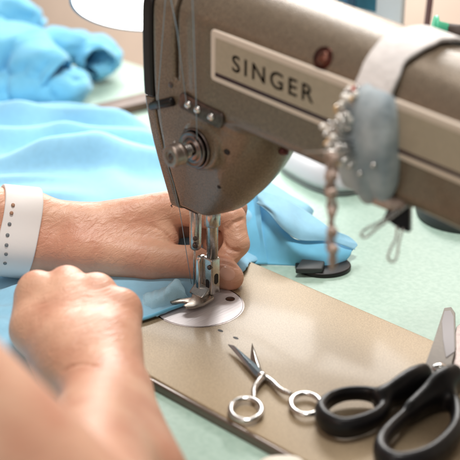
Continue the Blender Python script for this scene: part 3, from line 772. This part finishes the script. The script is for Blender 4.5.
# pins round the left rim
def pin(name, base, tip, head_mat, hr, label, group):
    base = np.asarray(base); tip = np.asarray(tip)
    g = MB(); g.tube([base, (base+tip)/2, tip], .045, 6); o = g.build(name, M_chrome, None, origin=base)
    h_ = MB(); h_.ball(tip, hr, 12, 8); h_.build('pin_head', head_mat, o)
    tag(o, label, 'pin', group); return o
kinds = [('pearl_headed_pin', M_pearl, .21, 'pearl headed pin stuck in the left rim of the satin pincushion', 'pearl headed pins in the pincushion'),
         ('brass_headed_pin', M_brass, .14, 'small brass headed pin stuck in the left rim of the satin pincushion', 'brass headed pins in the pincushion'),
         ('red_headed_pin', M_red, .17, 'red headed pin near the top of the satin pincushion', 'red headed pins in the pincushion'),
         ('steel_headed_pin', M_chrome, .15, 'steel headed pin stuck in the left rim of the satin pincushion', 'steel headed pins in the pincushion')]
proto = {}
rp = random.Random(3)
path = [(368, 82), (357, 88), (347, 96), (341, 107), (336, 120), (332, 133), (330, 146), (331, 158), (336, 168)]
for i in range(70):
    t = i/69*(len(path)-1); k = min(int(t), len(path)-2); fr_ = t-k
    u = path[k][0]*(1-fr_)+path[k+1][0]*fr_; v = path[k][1]*(1-fr_)+path[k+1][1]*fr_
    jit = rp.uniform(-7, 11)
    tip = at(u+jit+rp.uniform(-3, 3), v+rp.uniform(-4, 4), 70.6+rp.uniform(-.5, .9))
    dv = cc-tip; dv /= np.linalg.norm(dv); base = tip+dv*rp.uniform(1.2, 1.9)
    kd = kinds[2] if (i < 8 and i % 3 == 1) else kinds[rp.choice([0, 0, 0, 1, 3, 3, 3])]
    if kd[0] not in proto:
        L0 = np.array([0, 0, 1.5]); o = pin(kd[0], (0, 0, 0), L0, kd[1], kd[2], kd[3], kd[4]); proto[kd[0]] = o; first = True; r_ = o
    else:
        src = proto[kd[0]]; r_ = src.copy(); scene.collection.objects.link(r_)
        for ch in src.children:
            c2 = ch.copy(); c2.parent = r_; scene.collection.objects.link(c2)
    vec = Vector(tip-base)
    r_.location = base*S; r_.rotation_euler = vec.to_track_quat('Z', 'Y').to_euler()
for (u, v, du, dv_) in ((345, 152, 8, 10), (352, 165, 10, 8), (362, 172, 8, 8), (375, 163, 4, 8), (352, 128, 8, 4)):
    src = proto['steel_headed_pin']; r_ = src.copy(); scene.collection.objects.link(r_)
    for ch in src.children:
        c2 = ch.copy(); c2.parent = r_; scene.collection.objects.link(c2)
    p = march(cush, u, v, 60, 80); 
    if p is None: p = at(u, v, 70)
    n_ = surf_n(cush, p); r_.location = (p-n_*1.25)*S; r_.rotation_euler = Vector(n_).to_track_quat('Z', 'Y').to_euler()
# long pin lying out to the left
a_, b_ = at(350, 150, 69.8), at(303, 152, 70.4)
g = MB(); g.tube([a_, b_], .05, 6); o = g.build('hanging_needle', M_chrome, None); tag(o, 'long steel needle sticking out leftwards from the pincushion', 'needle')

# chain of safety pins hanging from the cushion
chn = empty('safety_pin_chain', at(332, 150, 70)); tag(chn, 'string of coppery safety pins dangling from the left of the pincushion', 'safety pin chain')
zt = at(331, 158, 69.6); zb = at(332, 268, 69.6)
topz = at(334, 150, 69.7)
Ls = 5
def safety_pin(p, ang, tilt, L, name):
    g = MB(); loop = []
    for t in np.linspace(0, 2*math.pi, 15)[:-1]:
        x = .22*math.cos(t)*(1.15 if math.sin(t) < 0 else .8); z = L/2*math.sin(t)
        loop.append((x, 0, z))
    ca_, sa_ = math.cos(ang), math.sin(ang)
    def T(q):
        x, y, z = q; x, z = x*math.cos(tilt)-z*math.sin(tilt), x*math.sin(tilt)+z*math.cos(tilt)
        return p+np.array([x*ca_-y*sa_, x*sa_+y*ca_, z])
    g.tube([T(q) for q in loop], .055, 7, closed=True)
    g.tube([T((-.2, 0, L/2-.35)), T((-.1, 0, L/2+.02)), T((.2, 0, L/2-.02)), T((.2, 0, L/2-.3))], [.12, .15, .15, .12], 8)
    g.tube([T((.0, -.08, -L/2)), T((.0, .08, -L/2))], .13, 8)
    return g.build(name, M_copper, chn)
for i in range(6):
    t = (i+.4)/6; p = zt*(1-t)+zb*t
    for k in range(4):
        safety_pin(p+np.array([rp.uniform(-.08, .08), rp.uniform(-.08, .08), rp.uniform(-.06, .06)]), rp.uniform(0, 3.14), rp.uniform(-.25, .25), 1.25, 'safety_pin')
g = MB(); g.tube([topz+np.array([.3, .1, .3]), zt, (zt+zb)/2, zb], .03, 6); g.build('cord', M_copper, chn)

# binder clip under the cushion
bcp = at(398, 212, 72.5)
clip = empty('binder_clip', bcp); tag(clip, 'black binder clip with open wire handles gripping the bottom of the pincushion', 'binder clip')
def cam_pt(u, v, d): return at(u, v, d)
g = MB()
quadF = [cam_pt(*q) for q in ((387, 210, 72), (410, 203, 72), (410, 233, 72), (400, 230, 72), (383, 218, 72))]
quadB = [cam_pt(*q) for q in ((389, 208, 73.2), (412, 202, 73.2), (412, 231, 73.2), (402, 228, 73.2), (385, 216, 73.2))]
V = quadF+quadB; n = 5
g.add(V, [tuple(range(n)), tuple(range(n, 2*n))[::-1]]+[(i, n+i, n+(i+1) % n, (i+1) % n) for i in range(n)])
bevel(g.build('clip_body', M_bplastic, clip), .08)
g = MB(); g.tube(catmull([cam_pt(*q) for q in ((408, 205, 71.8), (394, 216, 71.7), (376, 229, 71.6), (366, 237, 71.6), (361, 235, 71.6), (366, 229, 71.6), (380, 222, 71.7), (398, 209, 71.8))], 6), .075, 8); g.build('wire_handle', M_steel, clip)
g = MB(); g.tube(catmull([cam_pt(*q) for q in ((403, 228, 72), (399, 242, 72), (397, 256, 72), (393, 262, 72), (388, 258, 72), (391, 248, 72), (396, 238, 72), (397, 226, 72))], 6), .07, 8); g.build('wire_handle', M_steel, clip)
g = MB(); g.tube([cam_pt(374, 198, 72.2), cam_pt(394, 205, 72.2), cam_pt(414, 202, 72.4)], [.35, .45, .3], 12); g.build('clip_spine', M_copper, clip)

# ------------------------------------------------------------------ small embroidery scissors
def P2(u, v, z): return on(u, v, 2, z)
es = empty('embroidery_scissors', P2(262, 375, 0)); tag(es, 'small polished steel scissors lying open on the machine bed beside the black shears', 'scissors')
def blade(pts, z0, z1, name, mt_, par, bev=.02):
    g = MB(); V = [P2(u, v, z0) for u, v in pts]+[P2(u, v, z1)+np.array([0, 0, 0]) for u, v in pts]; n = len(pts)
    lo = [P2(u, v, z0) for u, v in pts]; hi = [np.array([p[0], p[1], z1]) for p in lo]
    g.add(lo+hi, [tuple(range(n))[::-1], tuple(range(n, 2*n))]+[(i, (i+1) % n, n+(i+1) % n, n+i) for i in range(n)])
    o = g.build(name, mt_, par, smooth=False); return bevel(o, bev, 2)
def hull_blade(pts, z0, z1, ridge_, zr, name, mt_, par):
    bm = bmesh.new()
    for u, v in pts:
        p = P2(u, v, z0); bm.verts.new(p); bm.verts.new((p[0], p[1], z1))
    for u, v in ridge_: p = P2(u, v, z0); bm.verts.new((p[0], p[1], zr))
    r_ = bmesh.ops.convex_hull(bm, input=bm.verts)
    bmesh.ops.delete(bm, geom=[e for e in r_['geom_interior'] if isinstance(e, bmesh.types.BMVert)], context='VERTS')
    bm.verts.index_update(); V = [v.co[:] for v in bm.verts]; F = [[v.index for v in f.verts] for f in bm.faces]; bm.free()
    return link(name, V, F, mt_, par, smooth=False)
b1 = hull_blade([(228, 345), (236, 349), (249, 359), (259, 368), (265, 377), (261, 381), (254, 375), (241, 360)], .30, .36, [(234, 349), (246, 362), (260, 377)], .56, 'blade', mat('scissor_steel', (.36, .40, .43), .22, 1.0), es)
b2 = hull_blade([(252, 343), (255, 351), (260, 366), (264, 377), (259, 380), (254, 370), (250.5, 356)], .10, .14, [(253, 351), (256, 364), (261, 376)], .32, 'blade', mat('scissor_steel_back', (.30, .29, .27), .3, 1.0), es)
g = MB(); q = P2(262, 375, .5); g.lathe([(0, .26), (.08, .26), (.16, .18), (.18, .05)], q, (0, 0, 1), 18); g.build('pivot_screw', M_chrome, es)
def ringpts(uc, vc, ru, rv, z, n=40, rot=0, zt=0):
    o = []
    for t in np.linspace(0, 2*math.pi, n+1)[:-1]:
        x, y = ru*math.cos(t), rv*math.sin(t)
        o.append(P2(uc+x*math.cos(rot)-y*math.sin(rot), vc+x*math.sin(rot)+y*math.cos(rot), z+zt*math.sin(t)))
    return o
g = MB(); g.tube(catmull([P2(262, 378, .38), P2(257, 384, .36), P2(254, 390, .34), P2(254, 399, .34)], 6), list(np.linspace(.23, .15, 19)), 12); g.build('shank', M_steel, es)
g = MB(); g.tube(ringpts(246, 409.5, 15.5, 11, .34), .19, 12, closed=True, flat=.8, up=np.array([0, 0, 1.])); g.build('finger_ring', M_chrome, es)
g = MB(); g.tube(catmull([P2(264, 377, .25), P2(272, 382, .3), P2(281, 390, .36), P2(291, 394, .36)], 6), list(np.linspace(.23, .15, 19)), 12); g.build('shank', M_steel, es)
g = MB(); g.tube(ringpts(306, 404, 15, 10.5, .34, rot=.1), .19, 12, closed=True, flat=.8, up=np.array([0, 0, 1.])); g.build('finger_ring', M_chrome, es)

# ------------------------------------------------------------------ black handled shears
bs = empty('dressmaking_shears', P2(438, 368, 0)); tag(bs, 'large dressmaking shears with black plastic handles and wide steel blades', 'scissors')
blade([(444, 311), (451, 310), (455, 316), (456, 350), (450, 374), (437, 384), (426, 378), (424, 370), (433, 345)], 1.0, 1.25, 'blade', mat('blade_steel', (.17, .145, .12), .5, .2, var=.15, vscale=400), bs, .04)
blade([(444.5, 311.5), (450.5, 311), (453.5, 317), (454.5, 352), (446, 358), (443, 340), (442, 322)], 1.26, 1.30, 'blade_bevel', mat('ground_steel', (.34, .32, .33), .6, .0, spec=.3), bs, .01)
blade([(456, 330), (470, 318), (486, 330), (480, 360), (462, 384), (446, 384), (440, 374), (452, 356)], .6, .85, 'blade', M_dsteel, bs, .04)
g = MB(); q = P2(440, 368, 1.26); g.lathe([(0, .52), (.06, .5), (.22, .36), (.3, .1)], q, (0, 0, 1), 24); g.build('pivot_screw', M_copper if 0 else M_chrome, bs)
def handle(centre, shank, zc, hz):
    pts = catmull([np.array(P2(u, v, zc)) for u, v, r in centre], 3, True); rr = [r*.9 for *_, r in centre]; n = len(pts)
    rs = [np.interp(i/3, np.arange(len(rr)+1), rr+[rr[0]]) for i in range(n)]
    sh = [(q_[:3], q_[3]) for q_ in catmull([np.append(P2(u, v, z), r) for u, v, z, r in shank], 5)]
    def f(P):
        Q = P.copy(); Q[:, 2] = (Q[:, 2]-zc)*hz+zc; d = np.full(len(P), 1e3)
        for i in range(n): d = np.minimum(d, rcone(Q, pts[i], pts[(i+1) % n], rs[i], rs[(i+1) % n]))
        e = np.full(len(P), 1e3)
        for (a, ra), (b, rb) in zip(sh[:-1], sh[1:]):
            a = a.copy(); b = b.copy(); a[2] = (a[2]-zc)*hz+zc; b[2] = (b[2]-zc)*hz+zc
            e = np.minimum(e, rcone(Q, a, b, ra, rb))
        return smin(d, e, .55)
    A_ = np.array(pts+[p for p, _ in sh])
    V, F = nets(f, A_.min(0)-1.6, A_.max(0)+1.6, .09)
    o = link('handle', V, F, M_bplastic, bs); md = o.modifiers.new('smooth', 'SMOOTH'); md.factor = .5; md.iterations = 25; return o
handle([(321, 411, .46), (328, 401, .40), (342, 394.5, .36), (361, 393, .36), (376, 396, .40), (385, 405, .44), (379, 416, .46), (361, 425, .50), (342, 428, .50), (327, 422, .50)],
       [(381, 400, .95, .45), (398, 391, 1.05, .62), (412, 383, 1.1, .68), (423, 377, 1.1, .60)], .78, .62)
handle([(381, 446, .5), (389, 432, .44), (407, 415, .40), (424, 403, .42), (443, 399, .48), (455, 406, .5), (458, 424, .52), (449, 441, .54), (428, 458, .56), (400, 465, .58), (385, 459, .56)],
       [(412, 411, .95, .42), (428, 398, 1.1, .62), (441, 388, 1.3, .82), (452, 381, 1.35, .75)], .86, .64)

# ------------------------------------------------------------------ things on the table behind
# white rounded plastic thing
wc = P2(324, 176, TZ); ua = P2(352, 190, TZ)-P2(290, 155, TZ); ua /= np.linalg.norm(ua); ub = np.array([-ua[1], ua[0], 0])
def superell(name, cen, a, b, h, ax_, bx_, mt_, par=None, z0=0, p=2.6, nr=10, seg=48, taper=0):
    V = []; F = []
    for i in range(nr+1):
        th = (math.pi/2)*i/nr; rr = math.cos(th)**.6 if i < nr else .001; zz_ = h*math.sin(th)
        for k in range(seg):
            w = 2*math.pi*k/seg; cw, sw = math.cos(w), math.sin(w)
            x = math.copysign(abs(cw)**(2/p), cw)*a*rr; y = math.copysign(abs(sw)**(2/p), sw)*b*rr*(1+taper*cw)
            V.append(cen+ax_*x+bx_*y+np.array([0, 0, z0+zz_]))
    for i in range(nr):
        for k in range(seg): F.append((i*seg+k, i*seg+(k+1) % seg, (i+1)*seg+(k+1) % seg, (i+1)*seg+k))
    F.append(tuple(range(seg))[::-1])
    return link(name, V, F, mt_, par)
mo = empty('computer_mouse', wc); tag(mo, 'white rounded plastic computer mouse lying on the green table behind the collar', 'computer mouse')
superell('mouse_shell', wc, 5.0, 3.1, 2.2, ua, ub, mat('grey_white_plastic', (.62, .60, .62), .35), mo, .6); superell('mouse_base', wc, 4.8, 2.95, .9, ua, ub, mat('pale_grey_plastic', (.30, .31, .30), .4), mo, .0)
# black hinge plate set in the table next to the bed
hc = P2(323, 268, TZ); hx = P2(350, 268, TZ)-P2(296, 268, TZ); hx /= np.linalg.norm(hx); hy = np.array([-hx[1], hx[0], 0])
hi_o = empty('machine_hinge', hc); tag(hi_o, 'glossy black oval hinge plate on the table beside the machine bed', 'hinge')
V = []; g = MB()
g.prism([(2.1*math.cos(t), 1.75*math.sin(t)) for t in np.linspace(0, 2*math.pi, 41)[:-1]], 0, .35, lambda a, b, z: tuple(hc+hx*a+hy*b+np.array([0, 0, z])))
bevel(g.build('hinge_plate', M_black, hi_o), .1)
g = MB(); g.prism([(-2.2, -1.6), (-.2, -1.6), (.1, -.3), (-1.6, .1)], .3, .75, lambda a, b, z: tuple(hc+hx*a+hy*b+np.array([0, 0, z]))); bevel(g.build('hinge_block', M_grey, hi_o), .12)
g = MB(); g.lathe([(0, .5), (.1, .5), (.14, .4)], hc+hx*.4+hy*.5+np.array([0, 0, .35]), (0, 0, 1), 20); g.build('hinge_screw', M_dsteel, hi_o)
# dark round case behind the arm at the right
dc = P2(472, 214, TZ); dx = np.array([.71, .70, 0]); dy_ = np.array([-.70, .71, 0])
o = superell('thread_case', dc+np.array([0, 0, 0]), 4.6, 4.2, 2.6, dx, dy_, M_grey, None, 0, 2.3); tag(o, 'dark grey round plastic case on the table behind the machine arm', 'case')
# ivory piece at the bottom edge
ic = P2(284, 470, TZ); o = superell('tailors_chalk', ic, 1.6, .9, .7, dx, dy_, mat('ivory', (.80, .74, .64), .5), None, 0, 2.6); tag(o, 'ivory tailor\'s chalk lying on the green table before the machine bed', 'chalk')
# brown strip behind the garment
sa_, sb_ = P2(112, 112, TZ), P2(150, 103, TZ)
g = MB(); d_ = sb_-sa_; L = np.linalg.norm(d_); d_ /= L; e_ = np.array([-d_[1], d_[0], 0])
g.prism([(-3, -1.6), (L+14, -1.6), (L+14, 1.5), (-3, .8)], 0, .9, lambda a, b, z: tuple(sa_+d_*a+e_*b+np.array([0, 0, z])))
o = bevel(g.build('wooden_ruler', mat('brown_wood', (.16, .09, .06), .5, var=.3, vscale=80), None), .1); tag(o, 'dark brown wooden bar lying behind the blue garment', 'wooden bar')
# white framed notice on the wall
def wallq(u0, v0, u1, v1, y): a_, b_ = on(u0, v0, 1, y), on(u1, v1, 1, y); return a_, b_
wa = on(362, -30, 1, 33); fm = empty('framed_card', (wa[0], 33.5, TZ)); tag(fm, 'white bordered card with a teal panel standing against the wall', 'card')
xa, xb = on(330, 5, 1, 33)[0], on(402, 20, 1, 33)[0]
g = MB(); g.prism([(xa, TZ), (xb, TZ), (xb, 27), (xa, 27)], 32.8, 33.4, lambda a, b, c_: (a, c_, b)); bevel(g.build('card_frame', M_white, fm), .1)
zc = on(376, 12, 1, 32.8)[2]
g = MB(); xq = on(376, 12, 1, 32.8)[0]; g.prism([(xa+1, zc), (xq, zc), (xq, 25.5), (xa+1, 25.5)], 32.74, 32.79, lambda a, b, c_: (a, c_, b)); g.build('card_panel', M_teal, fm, smooth=False)
# hanging cord on the wall and stacked folded cloth right behind
g = MB(); g.tube([on(426, 70, 1, 34.6), on(427, 25, 1, 34.6), on(430, 0, 1, 34.6), on(431, -60, 1, 34.6)], .3, 10); o = g.build('wall_cable', mat('plum_cable', (.20, .10, .10), .5), None); tag(o, 'dark plum cable running down the wall behind the machine arm', 'cable')
# green spool on its rod behind the arm at the right edge
sc_ = on(447, 33, 1, 9.0)
sp_o = empty('thread_spool', (sc_[0], sc_[1], sc_[2]-1)); tag(sp_o, 'bright green thread spool with a dark core on a rod behind the arm', 'spool')
sa3 = np.array([.72, .69, -.1])
g = MB(); g.lathe([(0, 1.0), (.18, 1.05), (.3, .7), (.9, .62)], sc_-sa3*.9, sa3, 24); g.build('spool_flange', M_green, sp_o)
g = MB(); g.lathe([(.0, .85), (1.6, .85)], sc_-sa3*.1+np.array([0, 0, -.25]), sa3, 24); g.build('wound_thread', mat('dark_thread', (.04, .02, .012), .7), sp_o)
g = MB(); g.tube([sc_+sa3*.8, sc_+sa3*.8+np.array([0, -2.5, -1.5]), (sc_[0]+.5, 2.6, 18.5)], .25, 10); g.build('spool_rod', M_steel, sp_o)

# ------------------------------------------------------------------ thread
th = empty('sewing_thread', ty); tag(th, 'pale blue grey sewing thread running down the machine head to the needle', 'thread')
def fr_pts(pts, off=.2): 
    o = []
    for u, v in pts:
        p = hit(u, v); o.append(p+np.array([0, -off, 0]) if p is not None else on(u, v, 1, -3.7))
    return o
def tube_th(pts): g = MB(); g.tube(pts, .026, 6); g.build('strand', M_thread, th)
tube_th([on(165.4, -12, 1, -3.9)]+[on(165.4-7.4*t, 96*t, 1, -3.9) for t in (0, .5, 1)]+[on(163, 135, 1, -4.2)])
tube_th([on(170, -12, 1, -3.9), on(171, 0, 1, -3.9), on(177, 30, 1, -3.95), on(186.5, 104, 1, -3.8)])
tube_th([on(192, -12, 1, -3.9), on(192.5, 0, 1, -3.9), on(196, 96, 1, -3.8), on(197, 140, 1, -4.0)])
tube_th([on(163, 135, 1, -4.2), on(166, 160, 1, -3.6), on(174, 185, 1, -2.6), on(180, 212, 1, -1.3)])
tube_th([on(180, 212, 1, -1.1), on(186, 250, 1, -.6), on(191.5, 284, 1, -.1)])
print('built', len(bpy.data.objects))
